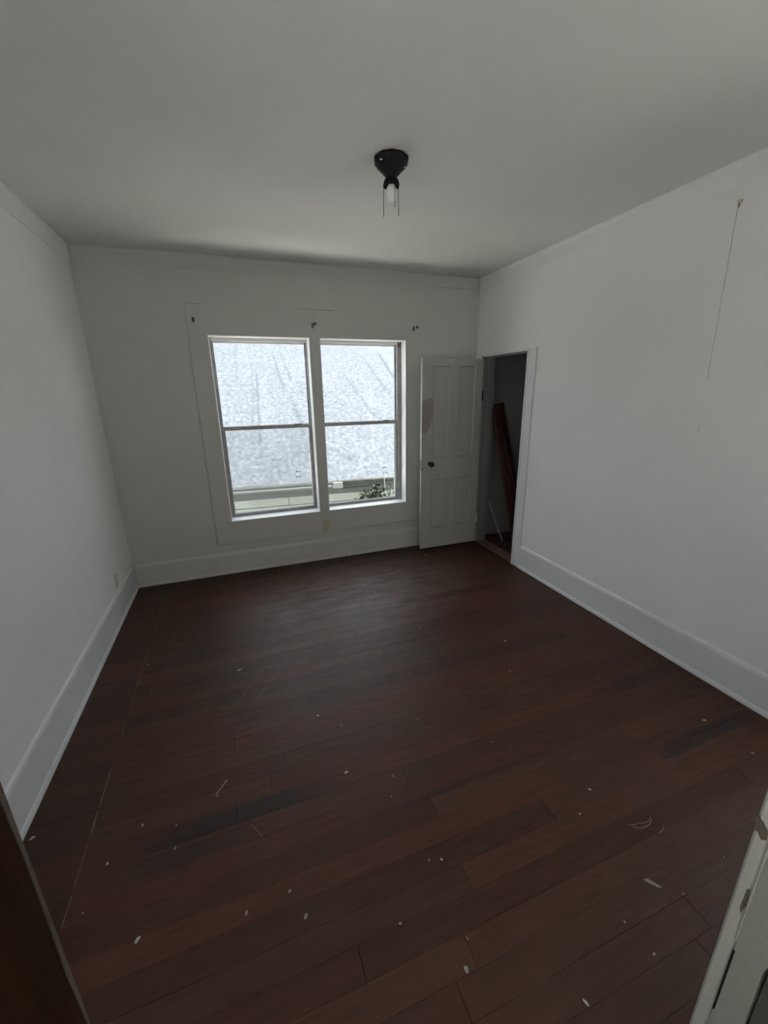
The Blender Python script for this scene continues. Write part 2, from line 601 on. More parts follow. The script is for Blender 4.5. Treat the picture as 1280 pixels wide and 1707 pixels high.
ceiling = struct('ceiling', MB().box(WL - 0.14, 3.62, -2.42, YO, H, H + 0.12), 'ceiling')
struct('roof_sun_block', MB().box(3.62, 4.25, -0.6, 2.3, H, H + 0.12), 'ext')  # unseen slab added to keep the sun out of the right-hand window
struct('roof_eave', MB().box(WL - 0.3, 3.7, YO, YO + 0.35, H + 0.02, H + 0.12), 'ext')

# closet and hall enclosures
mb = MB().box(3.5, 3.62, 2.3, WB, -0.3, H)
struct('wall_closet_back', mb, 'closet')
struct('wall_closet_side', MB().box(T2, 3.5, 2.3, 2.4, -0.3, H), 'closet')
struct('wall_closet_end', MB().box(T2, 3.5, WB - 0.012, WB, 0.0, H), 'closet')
struct('wall_hall_left', MB().box(-1.62, -1.5, -2.42, 0.08, -0.3, H), 'wall')
struct('wall_hall_right', MB().box(0.86, 0.96, -2.42, 0.08, -0.3, H), 'wall')
mb = MB()
mb.box(-1.62, HWX[0], -2.42, -2.30, -0.3, H)
mb.box(HWX[1], 0.96, -2.42, -2.30, -0.3, H)
mb.box(HWX[0], HWX[1], -2.42, -2.30, -0.3, HWZ[0])
mb.box(HWX[0], HWX[1], -2.42, -2.30, HWZ[1], H)
struct('wall_hall_end', mb, 'wall')
mb = MB().box(-1.62, WL - 0.14, 0.08, 0.14, -0.3, H)
struct('wall_hall_near', mb, 'wall')

# floor: slab plus individual boards
floor = struct('floor', MB().box(WL - 0.14, 3.62, -2.42, YO, -0.12, -0.021), 'black')
PITCH, PY0 = 0.0905, 1.19
k0 = -int((PY0 - 0.08) / PITCH)
row = k0
SEAM = -0.72
while True:
    y0 = PY0 + row * PITCH
    y1 = min(y0 + PITCH, WB)
    if y0 > WB - 0.01:
        break
    x_end = WR
    ends = [WL]
    if -0.72 < x_end:
        ends.append(SEAM)
    # known end joints, others at random
    fixed = {-1: [0.617], -4: [0.613]}.get(row)
    if fixed is None:
        r = random.Random(row * 13 + 5)
        fixed = [r.choice((r.uniform(-0.1, 2.1), r.uniform(0.4, 1.6)))]
        if r.random() < 0.25:
            fixed = [r.uniform(-0.2, 0.6), r.uniform(1.2, 2.1)]
    ends += fixed + [x_end]
    for a, b_ in zip(ends, ends[1:]):
        r = random.Random(int(a * 1000) + row * 977)
        dz = r.uniform(-0.0003, 0.0003)
        g = 0.00045
        mb = MB().box(a + 0.0011, b_ - 0.0011, y0 + g, y1 - g, -0.02, dz)
        obj('plank', mb, 'floor', floor, origin=((a + b_) / 2, (y0 + y1) / 2, 0))
    row += 1
# closet floor and hall floor boards
for k in range(13):
    y0 = 2.4 + k * 0.118
    mb = MB().box(T2, 3.5, y0 + 0.001, y0 + 0.117, -0.02, -0.002, 0.001)
    obj('plank', mb, 'floor', floor, origin=(3.0, y0 + 0.06, 0))
for k in range(20):
    y0 = 0.08 - (k + 1) * 0.118
    mb = MB().box(-1.5, 0.86, y0 + 0.001, y0 + 0.117, -0.02, -0.001, 0.001)
    obj('plank', mb, 'floor', floor, origin=(-0.3, y0 + 0.06, 0))
# lighter seam line where all boards end, worn and broken
r = random.Random(3)
y = 1.22
while y < 3.45:
    ln = r.uniform(0.05, 0.22)
    if r.random() < 0.8:
        w = r.uniform(0.0012, 0.0030) * (0.8 if y > 2.6 else 1)
        obj('scratch', MB().box(SEAM - w, SEAM + w, y, min(y + ln, 3.5), -0.002, 0.0009), 'scratch', floor)
    y += ln + r.uniform(0.0, 0.05)


def scratch_line(pts, w=0.0013):
    pts = [Vector((p[0], p[1], 0.0)) for p in pts]
    mb = MB()
    for a, b_ in zip(pts, pts[1:]):
        mb.obox(a, b_, Vector((-(b_ - a).y, (b_ - a).x, 0)), 2 * w, 0.0022)
    obj('scratch', mb, 'scratch', floor)


scratch_line([(0.042, 2.367), (-0.05, 2.255), (-0.11, 2.155), (-0.151, 2.08)], 0.0012)
scratch_line([(0.104, 2.28), (0.02, 2.175), (-0.057, 2.064)], 0.0013)
scratch_line([(-0.645, 2.414), (-0.621, 2.339)], 0.0015)
scratch_line([(-0.11, 1.342), (-0.074, 1.279)], 0.0010)
scratch_line([(0.206, 2.003), (0.197, 1.907)], 0.0010)
scratch_line([(0.26, 1.82), (0.20, 1.815)], 0.0014)

# threshold of the closet
obj('threshold', MB().box(2.489, T2 - 0.002, CY[0], CY[1], -0.02, 0.006, 0.003), 'threshold', floor)


# ------------------------------------------------------------------ baseboards and crown boards
def base_profile(face, d):
    """(offset from wall plane, z) profile with shoe at the bottom; d is the direction into the room"""
    return [(0, 0), (0.020, 0), (0.020, 0.012), (0.016, 0.026), (0.0125, 0.032), (0.0125, 0.205), (0.009, 0.222), (0.003, 0.232), (0, 0.234)]


def run_profile(name, prof, wall, side, lo, hi, mat):
    if side == 'x-':      # wall at low x, room towards +x
        poly = [(wall + o, z) for o, z in prof]
        mb = MB().prism(poly, 'y', lo, hi)
    elif side == 'x+':
        poly = [(wall - o, z) for o, z in prof]
        mb = MB().prism(poly, 'y', lo, hi)
    else:
        poly = [(wall - o, z) for o, z in prof]
        mb = MB().prism(poly, 'x', lo, hi)
    return struct(name, mb, mat)


bp = base_profile(0, 0)
run_profile('baseboard_left', bp, WL, 'x-', WN, WB - 0.001, 'base')
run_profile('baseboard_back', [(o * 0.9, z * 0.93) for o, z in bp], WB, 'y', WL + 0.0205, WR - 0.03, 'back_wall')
run_profile('baseboard_right', bp, WR, 'x+', WN, 3.000, 'base')
cp = [(0, H - 0.118), (0.004, H - 0.118), (0.007, H - 0.106), (0.007, H - 0.03), (0.014, H - 0.012), (0.014, H), (0, H)]
run_profile('trim_1', cp, WL, 'x-', WN, WB - 0.001, 'wall')
run_profile('trim_2', [(o, z + 0.012 if z < H - 0.05 else z) for o, z in cp], WB, 'y', WL + 0.021, WR - 0.021, 'back_wall')
run_profile('trim_3', cp, WR, 'x+', WN, WB - 0.001, 'wall')

# ------------------------------------------------------------------ window casing boards
casing = empty('trim_4', (0.79, WB, 0.306), kind='structure')
CF = 3.932
cas = [('side_board', (-0.258, W1[0], WZ[0] - 0.004, WZ[1])),
       ('side_board', (W2[1], 1.815, WZ[0] - 0.004, WZ[1])),
       ('mullion_board', (W1[1], W2[0], WZ[0] - 0.004, WZ[1])),
       ('head_board', (-0.258, 0.783, WZ[1], 2.385)),
       ('head_board', (0.783, 1.815, WZ[1], 2.383)),
       ('apron_board', (-0.254, 1.815, 0.303, WZ[0] - 0.004))]
for nm, (x0, x1, z0, z1) in cas:
    g = 0.0004
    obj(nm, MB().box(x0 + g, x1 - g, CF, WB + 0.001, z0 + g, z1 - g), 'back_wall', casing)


# hairline cracks along the painted-over board edges
r = random.Random(8)
for vert, c, lo, hi in ((True, -0.2585, 0.303, 2.386), (False, 0.3025, -0.2585, 1.80), (False, WZ[0] - 0.004, -0.256, -0.125), (False, 2.3855, 0.60, 0.98), (False, 2.3860, -0.258, -0.12)):
    q1, q2 = [], []
    n = max(4, int((hi - lo) / 0.06))
    for i in range(n + 1):
        t = lo + (hi - lo) * i / n
        w = r.uniform(0.0004, 0.0015)
        q1.append((c - w, t) if vert else (t, c - w))
        q2.append((c + w, t) if vert else (t, c + w))
    obj('hairline_crack', MB().prism(q1 + q2[::-1], 'y', CF - 0.0005, WB + 0.0005), 'paint_crack', casing)


# ------------------------------------------------------------------ windows
def make_window(name, x0, x1, left_w, right_w, screen):
    w = empty(name, ((x0 + x1) / 2, 4.06, WZ[0]), kind='structure')
    z0, z1 = WZ
    # painted lining of the opening
    mb = MB()
    mb.box(x0, x0 + 0.006, WB - 0.006, 4.062, z0, z1)
    mb.box(x1 - 0.006, x1, WB - 0.006, 4.062, z0, z1)
    mb.box(x0 + 0.006, x1 - 0.006, WB - 0.006, 4.062, z1 - 0.006, z1)
    obj('reveal', mb, 'reveal', w)
    obj('sill', MB().prism([(WB - 0.006, z0 - 0.004), (4.065, z0 - 0.004), (4.065, z0 + 0.004), (WB - 0.006, z0 + 0.001)], 'x', x0 + 0.006, x1 - 0.006), 'sill', w)
    # outer metal frame
    mb = MB()
    mb.box(x0, x0 + left_w, 4.062, 4.135, z0, z1)
    mb.box(x1 - right_w, x1, 4.062, 4.135, z0, z1)
    mb.box(x0 + left_w, x1 - right_w, 4.062, 4.135, z0, z0 + 0.016)
    obj('frame', mb, 'aluminium', w)
    obj('frame_head', MB().box(x0 + left_w, x1 - right_w, 4.064, 4.100, z1 - 0.030, z1), 'trim', w)
    fx0, fx1 = x0 + left_w, x1 - right_w
    zm = 1.372                                    # meeting rail
    # upper sash, outer track
    us = obj('upper_sash', MB().box(fx0, fx0 + 0.012, 4.104, 4.126, zm, z1)
             .box(fx1 - 0.012, fx1, 4.104, 4.126, zm, z1)
             .box(fx0 + 0.012, fx1 - 0.012, 4.104, 4.126, zm - 0.008, zm + 0.018)
             , 'aluminium', w)
    obj('top_rail', MB().box(fx0 + 0.012, fx1 - 0.012, 4.104, 4.126, z1 - 0.045, z1), 'trim', us)
    obj('pane', MB().box(fx0 + 0.011, fx1 - 0.011, 4.113, 4.117, zm + 0.016, z1 - 0.043), 'glass', us)
    # lower sash, inner track
    lz0 = z0 + 0.004
    ls = obj('lower_sash', MB().box(fx0 - 0.004, fx0 + 0.018, 4.072, 4.096, lz0, zm + 0.016)
             .box(fx1 - 0.018, fx1 + 0.004, 4.072, 4.096, lz0, zm + 0.016)
             .box(fx0 + 0.018, fx1 - 0.018, 4.072, 4.096, zm - 0.018, zm + 0.016, 0.002)
             .box(fx0 + 0.018, fx1 - 0.018, 4.070, 4.096, lz0, lz0 + 0.027, 0.002), 'aluminium', w)
    obj('pane', MB().box(fx0 + 0.017, fx1 - 0.017, 4.083, 4.087, lz0 + 0.025, zm - 0.016), 'glass', ls)
    # pale glazing bead round the lower pane
    b_ = 0.006
    obj('glazing_bead', MB().box(fx0 + 0.018, fx0 + 0.018 + b_, 4.088, 4.094, lz0 + 0.027, zm - 0.018)
        .box(fx1 - 0.018 - b_, fx1 - 0.018, 4.088, 4.094, lz0 + 0.027, zm - 0.018)
        .box(fx0 + 0.018, fx1 - 0.018, 4.088, 4.094, lz0 + 0.027, lz0 + 0.030), 'white_pvc', ls)
    # latch on the meeting rail
    obj('latch', MB().box(fx1 - 0.16, fx1 - 0.09, 4.064, 4.074, zm + 0.010, zm + 0.022, 0.003), 'bracket', ls)
    # illegible printed maker's marks on the lower pane
    return w, ls, fx0, fx1


win1, ls1, fa0, fa1 = make_window('window_1', W1[0], W1[1], 0.020, 0.014, True)
win2, ls2, fb0, fb1 = make_window('window_2', W2[0], W2[1], 0.012, 0.045, False)
# insect screen outside the lower sash of the first window
sc = obj('screen_frame', MB().box(fa0, fa0 + 0.016, 4.138, 4.150, 0.53, 1.375)
         .box(fa1 - 0.016, fa1, 4.138, 4.150, 0.53, 1.375)
         .box(fa0 + 0.016, fa1 - 0.016, 4.138, 4.150, 0.53, 0.540)
         .box(fa0 + 0.016, fa1 - 0.016, 4.138, 4.150, 1.359, 1.375), 'white_pvc', win1)
obj('screen_mesh', MB().box(fa0 + 0.015, fa1 - 0.015, 4.1435, 4.1445, 0.545, 1.36), 'screen', sc)
# bent strip of a torn screen frame at the edge of the second window
obj('screen_frame', MB().obox((fb0 + 0.022, 4.145, 1.22), (fb0 + 0.010, 4.145, 0.55), (1, 0, 0), 0.012, 0.01)
    .box(fb1 - 0.012, fb1, 4.138, 4.150, 0.53, 1.33), 'white_pvc', win2)
# clip at the top of the track in the second window
obj('track_clip', MB().box(W2[1] - 0.040, W2[1] - 0.034, 4.052, 4.062, 2.10, 2.150).box(W2[1] - 0.016, W2[1] - 0.010, 4.052, 4.062, 2.10, 2.150)
    .box(W2[1] - 0.03, W2[1] - 0.02, 4.052, 4.062, 2.10, 2.135), 'bracket', win2)


def marks(parent, x, z, dashes):
    mb = MB()
    for dx, dz, w, h in dashes:
        mb.box(x + dx, x + dx + w, 4.0815, 4.0825, z + dz, z + dz + h)
    obj('printed_mark', mb, 'bracket', parent)


marks(ls1, 0.545, 0.915, [(0, 0, 0.008, 0.012), (0.004, 0.009, 0.010, 0.005), (0.015, 0.001, 0.009, 0.009), (0.027, 0.002, 0.012, 0.006), (0.041, 0.003, 0.006, 0.004)])
marks(ls1, 0.545, 0.862, [(0, 0, 0.005, 0.013), (0.007, 0.004, 0.008, 0.009), (0.018, 0.001, 0.006, 0.011), (0.027, 0, 0.010, 0.009), (0.039, 0, 0.006, 0.012)])
marks(ls2, 1.470, 0.885, [(0, 0.003, 0.009, 0.008), (0.011, 0, 0.005, 0.014), (0.018, 0.004, 0.010, 0.009), (0.030, 0.001, 0.006, 0.010), (0.039, 0.002, 0.007, 0.006)])
marks(ls2, 1.480, 0.822, [(0, 0, 0.004, 0.010), (0.022, 0.004, 0.009, 0.006), (0.033, 0.005, 0.010, 0.006)])

# unseen windows added in both side walls and the hall to brighten the room
def fill_window(name, axis, c, a0, a1, z0, z1):
    """added two-light window in a wall across the given axis, at coordinate c"""
    def bx(mb, p0, p1, h, q0, q1):
        return mb.box(c - h, c + h, p0, p1, q0, q1) if axis == 'x' else mb.box(p0, p1, c - h, c + h, q0, q1)
    mid = (a0 + a1) / 2
    w = empty(name, (c, mid, z0) if axis == 'x' else (mid, c, z0), kind='structure')
    zc = (z0 + z1) / 2
    mb = MB()
    for p0, p1, q0, q1 in ((a0, a0 + 0.04, z0, z1), (a1 - 0.04, a1, z0, z1), (a0 + 0.04, a1 - 0.04, z0, z0 + 0.04),
                           (a0 + 0.04, a1 - 0.04, z1 - 0.04, z1), (a0 + 0.04, a1 - 0.04, zc - 0.02, zc + 0.02)):
        bx(mb, p0, p1, 0.02, q0, q1)
    obj('frame', mb, 'trim', w)
    obj('pane', bx(MB(), a0 + 0.038, a1 - 0.038, 0.002, z0 + 0.038, zc - 0.018), 'glass', w)
    obj('pane', bx(MB(), a0 + 0.038, a1 - 0.038, 0.002, zc + 0.018, z1 - 0.038), 'glass', w)


fill_window('window_added_left', 'x', WL - 0.09, *LWY, *LWZ)
fill_window('window_added_right', 'x', 2.57, *RWY, *RWZ)
fill_window('window_added_hall', 'y', -2.36, *HWX, *HWZ)

# ------------------------------------------------------------------ curtain rod brackets
for x, z, kindb, lab in ((-0.203, 2.268, 0, 'small metal curtain bracket above the outer corner of the window nearer the corner outlet'),
                         (0.773, 2.256, 1, 'small metal curtain bracket above the post between the two windows'),
                         (1.762, 2.262, 2, 'broken metal curtain bracket above the window corner beside the panelled door')):
    b_ = empty('curtain_bracket', (x, CF, z - 0.02), lab, 'bracket')
    mb = MB().box(x - 0.009, x + 0.009, CF - 0.003, CF, z - 0.022, z + 0.018, 0.001)
    obj('plate', mb, 'bracket', b_)
    if kindb == 0:
        mb = MB().tube([(x, CF - 0.003, z + 0.004), (x, CF - 0.03, z + 0.002), (x, CF - 0.036, z + 0.012)], 0.006).ball((x, CF - 0.012, z + 0.006), 0.012)
    elif kindb == 1:
        mb = MB().tube([(x, CF - 0.003, z), (x + 0.006, CF - 0.03, z), (x + 0.012, CF - 0.05, z + 0.008)], 0.007).box(x + 0.006, x + 0.032, CF - 0.028, CF - 0.003, z + 0.002, z + 0.022, 0.003)
    else:
        mb = MB().box(x - 0.010, x - 0.002, CF - 0.02, CF - 0.002, z - 0.025, z + 0.016, 0.002)
        obj('bent_tab', MB().box(x + 0.020, x + 0.042, CF - 0.020, CF, z + 0.002, z + 0.022, 0.003), 'bracket', b_)
    obj('hook', mb, 'bracket', b_)

# ------------------------------------------------------------------ outlets
o = empty('wall_outlet', (0.79, CF, 0.31), 'beige blank outlet plate on the board below the windows', 'outlet')
obj('cover_plate', MB().box(0.752, 0.826, CF - 0.006, CF, 0.312, 0.432, 0.003), 'beige', o)
for z in (0.40, 0.345):
    obj('screw', MB().ball((0.789, CF - 0.006, z), 0.004), 'bracket', o)
o = empty('wall_outlet', (WL, 3.43, 0.25), 'small pale outlet on the side wall just above the baseboard near the corner', 'outlet')
obj('cover_plate', MB().box(WL, WL + 0.006, 3.385, 3.462, 0.252, 0.372, 0.003), 'pale_plate', o)
for z in (0.335, 0.285):
    obj('socket', MB().box(WL + 0.004, WL + 0.009, 3.405, 3.442, z - 0.017, z + 0.017, 0.003), 'beige', o)
obj('gap', MB().box(WL - 0.001, WL + 0.0035, 3.4625, 3.468, 0.256, 0.345), 'crack', o)

# ------------------------------------------------------------------ closet doorway and door
fr = empty('trim_5', (2.55, 3.45, 0.0), kind='structure')
XF = 2.470
obj('jamb_board', MB().box(XF, T2, CY[1], CY[1] + 0.018, 0.0, CZ + 0.018), 'jamb_shade', fr)
obj('jamb_board', MB().box(XF, T2, CY[0] - 0.018, CY[0], 0.0, CZ + 0.018), 'trim', fr)
obj('head_jamb', MB().box(XF, T2, CY[0], CY[1], CZ, CZ + 0.018), 'trim', fr)
obj('casing_board', MB().box(XF + 0.004, WR, 3.002, CY[0] - 0.0185, 0.0, CZ + 0.018, 0.0015), 'trim', fr)
obj('casing_board', MB().box(XF + 0.006, WR, CY[1] + 0.0185, WB - 0.0, 0.0, CZ + 0.018, 0.0015), 'wall', fr)
# door stops inside the frame
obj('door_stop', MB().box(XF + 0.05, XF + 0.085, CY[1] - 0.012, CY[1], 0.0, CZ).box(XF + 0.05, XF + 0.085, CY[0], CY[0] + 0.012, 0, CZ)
    .box(XF + 0.05, XF + 0.085, CY[0] + 0.012, CY[1] - 0.012, CZ - 0.012, CZ), 'jamb_shade', fr)

door = empty('door_1', (XF, 3.78, 0.02), kind='structure')
dx0, dx1, dz0, dz1 = 1.776, 2.462, 0.022, 1.976
dy0, dy1 = 3.758, 3.793                           # face towards the room's middle is dy0
pan = [(1.890, 2.078, 1.005, 1.908), (2.183, 2.368, 1.005, 1.908), (1.905, 2.085, 0.250, 0.782), (2.193, 2.378, 0.250, 0.782)]
px = [dx0, 1.897, 2.080, 2.188, 2.372, dx1]
stiles = MB()
stiles.box(px[0], px[1], dy0, dy1, dz0, dz1, 0.002)
stiles.box(px[4], px[5], dy0, dy1, dz0, dz1, 0.002)
for zz in ((dz0, 0.250), (0.784, 1.005), (1.908, dz1)):
    stiles.box(px[1] + 0.0002, px[4] - 0.0002, dy0 + 0.0004, dy1, zz[0], zz[1], 0.001)
for zz in ((0.250, 0.784), (1.005, 1.908)):
    stiles.box(px[2], px[3], dy0 + 0.0004, dy1, zz[0], zz[1], 0.001)
obj('frame', stiles, 'door', door)
for xa, xb in ((px[1], px[2]), (px[3], px[4])):
    for za, zb in ((0.250, 0.784), (1.005, 1.908)):
        pmb = MB().box(xa - 0.003, xb + 0.003, dy0 + 0.011, dy1 - 0.011, za - 0.003, zb + 0.003)
        p_ = obj('panel', pmb, 'door', door)
        # sticking moulding around the panel
        q = 0.010
        mm = MB()
        for side in range(4):
            if side == 0:
                mm.prism([(dy0 + 0.001, za), (dy0 + 0.0115, za), (dy0 + 0.0115, za + q)], 'x', xa, xb)
            elif side == 1:
                mm.prism([(dy0 + 0.001, zb), (dy0 + 0.0115, zb), (dy0 + 0.0115, zb - q)], 'x', xa, xb)
            elif side == 2:
                mm.prism([(xa, dy0 + 0.001), (xa, dy0 + 0.0115), (xa + q, dy0 + 0.0115)], 'z', za, zb)
            else:
                mm.prism([(xb, dy0 + 0.001), (xb, dy0 + 0.0115), (xb - q, dy0 + 0.0115)], 'z', za, zb)
        obj('panel_moulding', mm, 'door', p_)
kn = MB()
prof = [(0.022, 0.0), (0.022, 0.004), (0.009, 0.008), (0.009, 0.028), (0.020, 0.036), (0.028, 0.046), (0.027, 0.056), (0.018, 0.064), (0.004, 0.066)]
kn.lathe(prof, (0, 0, 0), 24)
bmesh.ops.rotate(kn.bm, verts=kn.bm.verts, cent=(0, 0, 0), matrix=Matrix.Rotation(R90, 3, 'X'))
bmesh.ops.translate(kn.bm, verts=kn.bm.verts, vec=(1.872, dy0, 0.953))
obj('knob', kn, 'knob', door, smooth=True)
obj('latch_plate', MB().box(dx0 - 0.001, dx0 + 0.002, dy0 + 0.006, dy1 - 0.006, 0.90, 1.0), 'bracket', door)
obj('keyhole', MB().box(1.784, 1.792, dy0 - 0.0006, dy0 + 0.001, 0.885, 0.912), 'black', door)
patch = [(1.779, 1.578), (1.800, 1.592), (1.838, 1.600), (1.872, 1.610), (1.893, 1.603), (1.8955, 1.55), (1.8955, 1.47), (1.888, 1.40),
         (1.872, 1.345), (1.858, 1.322), (1.840, 1.282), (1.818, 1.266), (1.796, 1.263), (1.779, 1.268)]
obj('bare_patch', MB().prism(patch, 'y', dy0 - 0.0006, dy0 + 0.001), 'patch', door)
for z in (1.62, 0.30):
    obj('hinge', MB().box(XF - 0.010, XF + 0.002, 3.752, 3.789, z - 0.045, z + 0.045, 0.002).tube([(XF - 0.006, 3.752, z - 0.05), (XF - 0.006, 3.752, z + 0.05)], 0.006), 'dark_metal' if z > 1 else 'trim', door)

# cleat board inside the closet
obj('closet_cleat', MB().box(T2 + 0.01, 3.49, WB - 0.034, WB - 0.0125, 1.695, 1.785, 0.003), 'closet',
    label='plain cleat board fixed across the end wall inside the dark closet', cat='cleat')


# ------------------------------------------------------------------ boards leaning in the closet
def leaning(name, a, b_, wd, w, t, mat, lab):
    mb = MB().obox(a, b_, wd, w, t, 0.002)
    low = min(v.co.z for v in mb.bm.verts)
    bmesh.ops.translate(mb.bm, verts=mb.bm.verts, vec=(0, 0, -low + 0.0005 - 0.001))
    obj(name, mb, mat, label=lab, cat='board', origin=a)


leaning('leaning_board', (2.905, 3.60, 0.0), (2.705, 3.862, 1.50), (1, 0.15, 0), 0.105, 0.02, 'board_brown', 'wide brown board leaning in the closet, in front of the darker one')
leaning('leaning_board', (3.055, 3.70, 0.0), (2.775, 3.908, 1.52), (1, 0.1, 0), 0.13, 0.02, 'board_red', 'dark reddish board leaning in the closet behind the brown one')
leaning('leaning_board', (2.985, 3.50, 0.0), (2.745, 3.790, 1.30), (1, 0.2, 0), 0.03, 0.02, 'board_red', 'thin dark strip of wood leaning across the wide boards in the closet')
leaning('wooden_stick', (2.780, 3.675, 0.0), (2.640, 3.79, 0.46), (1, 0.4, 0), 0.022, 0.012, 'pale_wood', 'thin pale stick leaning low inside the closet beside the door frame')

# ------------------------------------------------------------------ ceiling lamp
LX, LY = 0.848, 2.164
lamp = empty('ceiling_lamp', (LX, LY, H), 'black ceiling lamp holder with a bare bulb and three pull chains', 'lamp')
mb = MB().lathe([(0.078, 0.0), (0.0815, -0.005), (0.0800, -0.020), (0.0740, -0.026), (0.070, -0.034), (0.058, -0.045), (0.046, -0.056), (0.034, -0.068), (0.0275, -0.075), (0.0265, -0.083)],
                (LX, LY, H), 60, (10, 0.030, (0, 1, 2)))
obj('canopy', mb, 'dark_metal', lamp, smooth=True)
mb = MB().lathe([(0.0265, -0.081), (0.031, -0.086), (0.0365, -0.095), (0.0385, -0.106), (0.0375, -0.116), (0.0345, -0.116), (0.0345, -0.104), (0.014, -0.098)], (LX, LY, H), 32)
obj('socket', mb, 'dark_metal', lamp, smooth=True)
mb = MB().lathe([(0.013, -0.098), (0.015, -0.106), (0.020, -0.114), (0.0262, -0.126), (0.0295, -0.140), (0.0285, -0.154), (0.0240, -0.167), (0.0150, -0.1765), (0.004, -0.180)], (LX, LY, H), 32)
obj('bulb', mb, 'bulb', lamp, smooth=True)
# chips of old ceiling paint on the rim
for dx_, dy_, dz_, r_, q_ in ((-0.012, -0.070, -0.018, 0.0055, (1.4, 0.5, 0.7)), (-0.066, -0.040, -0.031, 0.005, (1.2, 1, 0.6)), (0.056, -0.030, -0.040, 0.004, (1, 1, 1))):
    obj('paint_spot', MB().ball((LX + dx_, LY + dy_, H + dz_), r_, sc=q_), 'trim', lamp)
camr = Vector((_r.x, _r.y, 0)).normalized()
camb = Vector((-_f.x, -_f.y, 0)).normalized()
for sx, sb, z0, z1 in ((-0.0385, 0.004, -0.108, -0.236), (0.0150, 0.0365, -0.106, -0.209), (0.0335, 0.020, -0.110, -0.238)):
    bx = Vector((LX, LY, H)) + camr * sx + camb * sb
    mb = MB()
    mb.tube([(bx.x, bx.y, H + z0), (bx.x, bx.y, H + z1)], 0.0006, 4)
    z = z0
    while z > z1:
        mb.ball((bx.x, bx.y, H + z), 0.0020, 6, 4)
        z -= 0.0047
    mb.ball((bx.x, bx.y, H + z1), 0.0027, 6, 4)
    obj('pull_chain', mb, 'dark_metal', lamp)

# ------------------------------------------------------------------ marks on walls
pts = [(1.618, 2.548), (1.616, 2.42), (1.611, 2.28), (1.609, 2.15), (1.604, 2.0), (1.602, 1.85), (1.599, 1.72)]
r = random.Random(11)
mb = MB()
for i, (a, b_) in enumerate(zip(pts, pts[1:])):
    w = 0.0013 if i < 3 else 0.0008
    mb.obox((WR, a[0], a[1]), (WR, b_[0], b_[1]), (0, 1, 0), w * 2, 0.0012)
mb.obox((WR, 1.590, 1.474), (WR, 1.592, 1.43), (0, 1, 0), 0.0022, 0.0012)
obj('crack', mb, 'crack', wall_right)
obj('plaster_hole', MB().ball((WR, 1.612, 2.560), 0.011, 10, 6, (0.12, 1.3, 1)), 'beige', wall_right)
obj('plaster_hole', MB().ball((WR, 1.615, 2.545), 0.008, 10, 6, (0.2, 0.7, 1.5)), 'crack', wall_right)

# ------------------------------------------------------------------ doorway around the camera
tn = empty('trim_6', (DX[0], 0.15, 0.0), kind='structure')
obj('dark_jamb', MB().box(DX[0] - 0.022, DX[0], 0.06, WN, 0.0, 2.05, 0.002), 'jamb_wood', tn)
mb = MB()
zz = 0.0
r = random.Random(5)
pv = []
while zz < 2.05:
    pv.append((zz, 0.0030 + r.uniform(-0.0010, 0.0012)))
    zz += 0.05
poly = [(WN + 0.0006, 0.0), (WN + 0.0006, 2.04)] + [(WN - w, z) for z, w in reversed(pv)]
mb.prism(poly, 'x', DX[0] - 0.004, DX[0] + 0.0006)
obj('paint_edge', mb, 'jamb_edge', tn)
tr = empty('trim_7', (DX[1], 0.15, 0.0), kind='structure')
# rounded outer edge, narrow gap, stop strip with a ragged edge, darker board behind
mb = MB().box(DX[1], DX[1] + 0.022, 0.1995, WN, 0.0, 2.05, 0.004)
obj('edge_board', mb, 'jamb_old', tr)
r = random.Random(21)
left = [(0.1985, 0.0), (0.1985, 2.05)]
rag = []
z = 2.05
while z > 0.0:
    rag.append((0.1620 + r.uniform(-0.0022, 0.0022) , z))
    z -= 0.028
mb = MB().prism(left + rag, 'x', DX[1] + 0.0008, DX[1] + 0.022)
obj('stop_board', mb, 'jamb_stop', tr)
obj('backing_board', MB().box(DX[1] + 0.003, DX[1] + 0.0215, 0.06, 0.1595, 0.0, 2.05), 'jamb_dark', tr)
obj('gap', MB().box(DX[1] - 0.0003, DX[1] + 0.004, 0.1968, 0.1992, 0.716, 0.862), 'black', tr)
for q in ([(0.2200, 1.112), (0.2130, 1.110), (0.2045, 1.100), (0.2035, 1.086), (0.2090, 1.080), (0.2150, 1.088), (0.2195, 1.086)],
          [(0.2060, 0.985), (0.2030, 0.990), (0.2020, 0.955), (0.2045, 0.935), (0.2070, 0.945)]):
    obj('worn_spot', MB().prism(q, 'x', DX[1] - 0.0005, DX[1] + 0.003), 'worn_wood', tr)
r = random.Random(33)
q1, q2 = [], []
z = 1.30
while z > 0.87:
    w = r.uniform(0.0004, 0.0016)
    q1.append((0.1992 - w, z))
    q2.append((0.1996 + w * 0.6, z))
    z -= 0.022
obj('paint_ridge', MB().prism(q1 + q2[::-1], 'x', DX[1] - 0.0008, DX[1] + 0.002), 'jamb_old', tr)



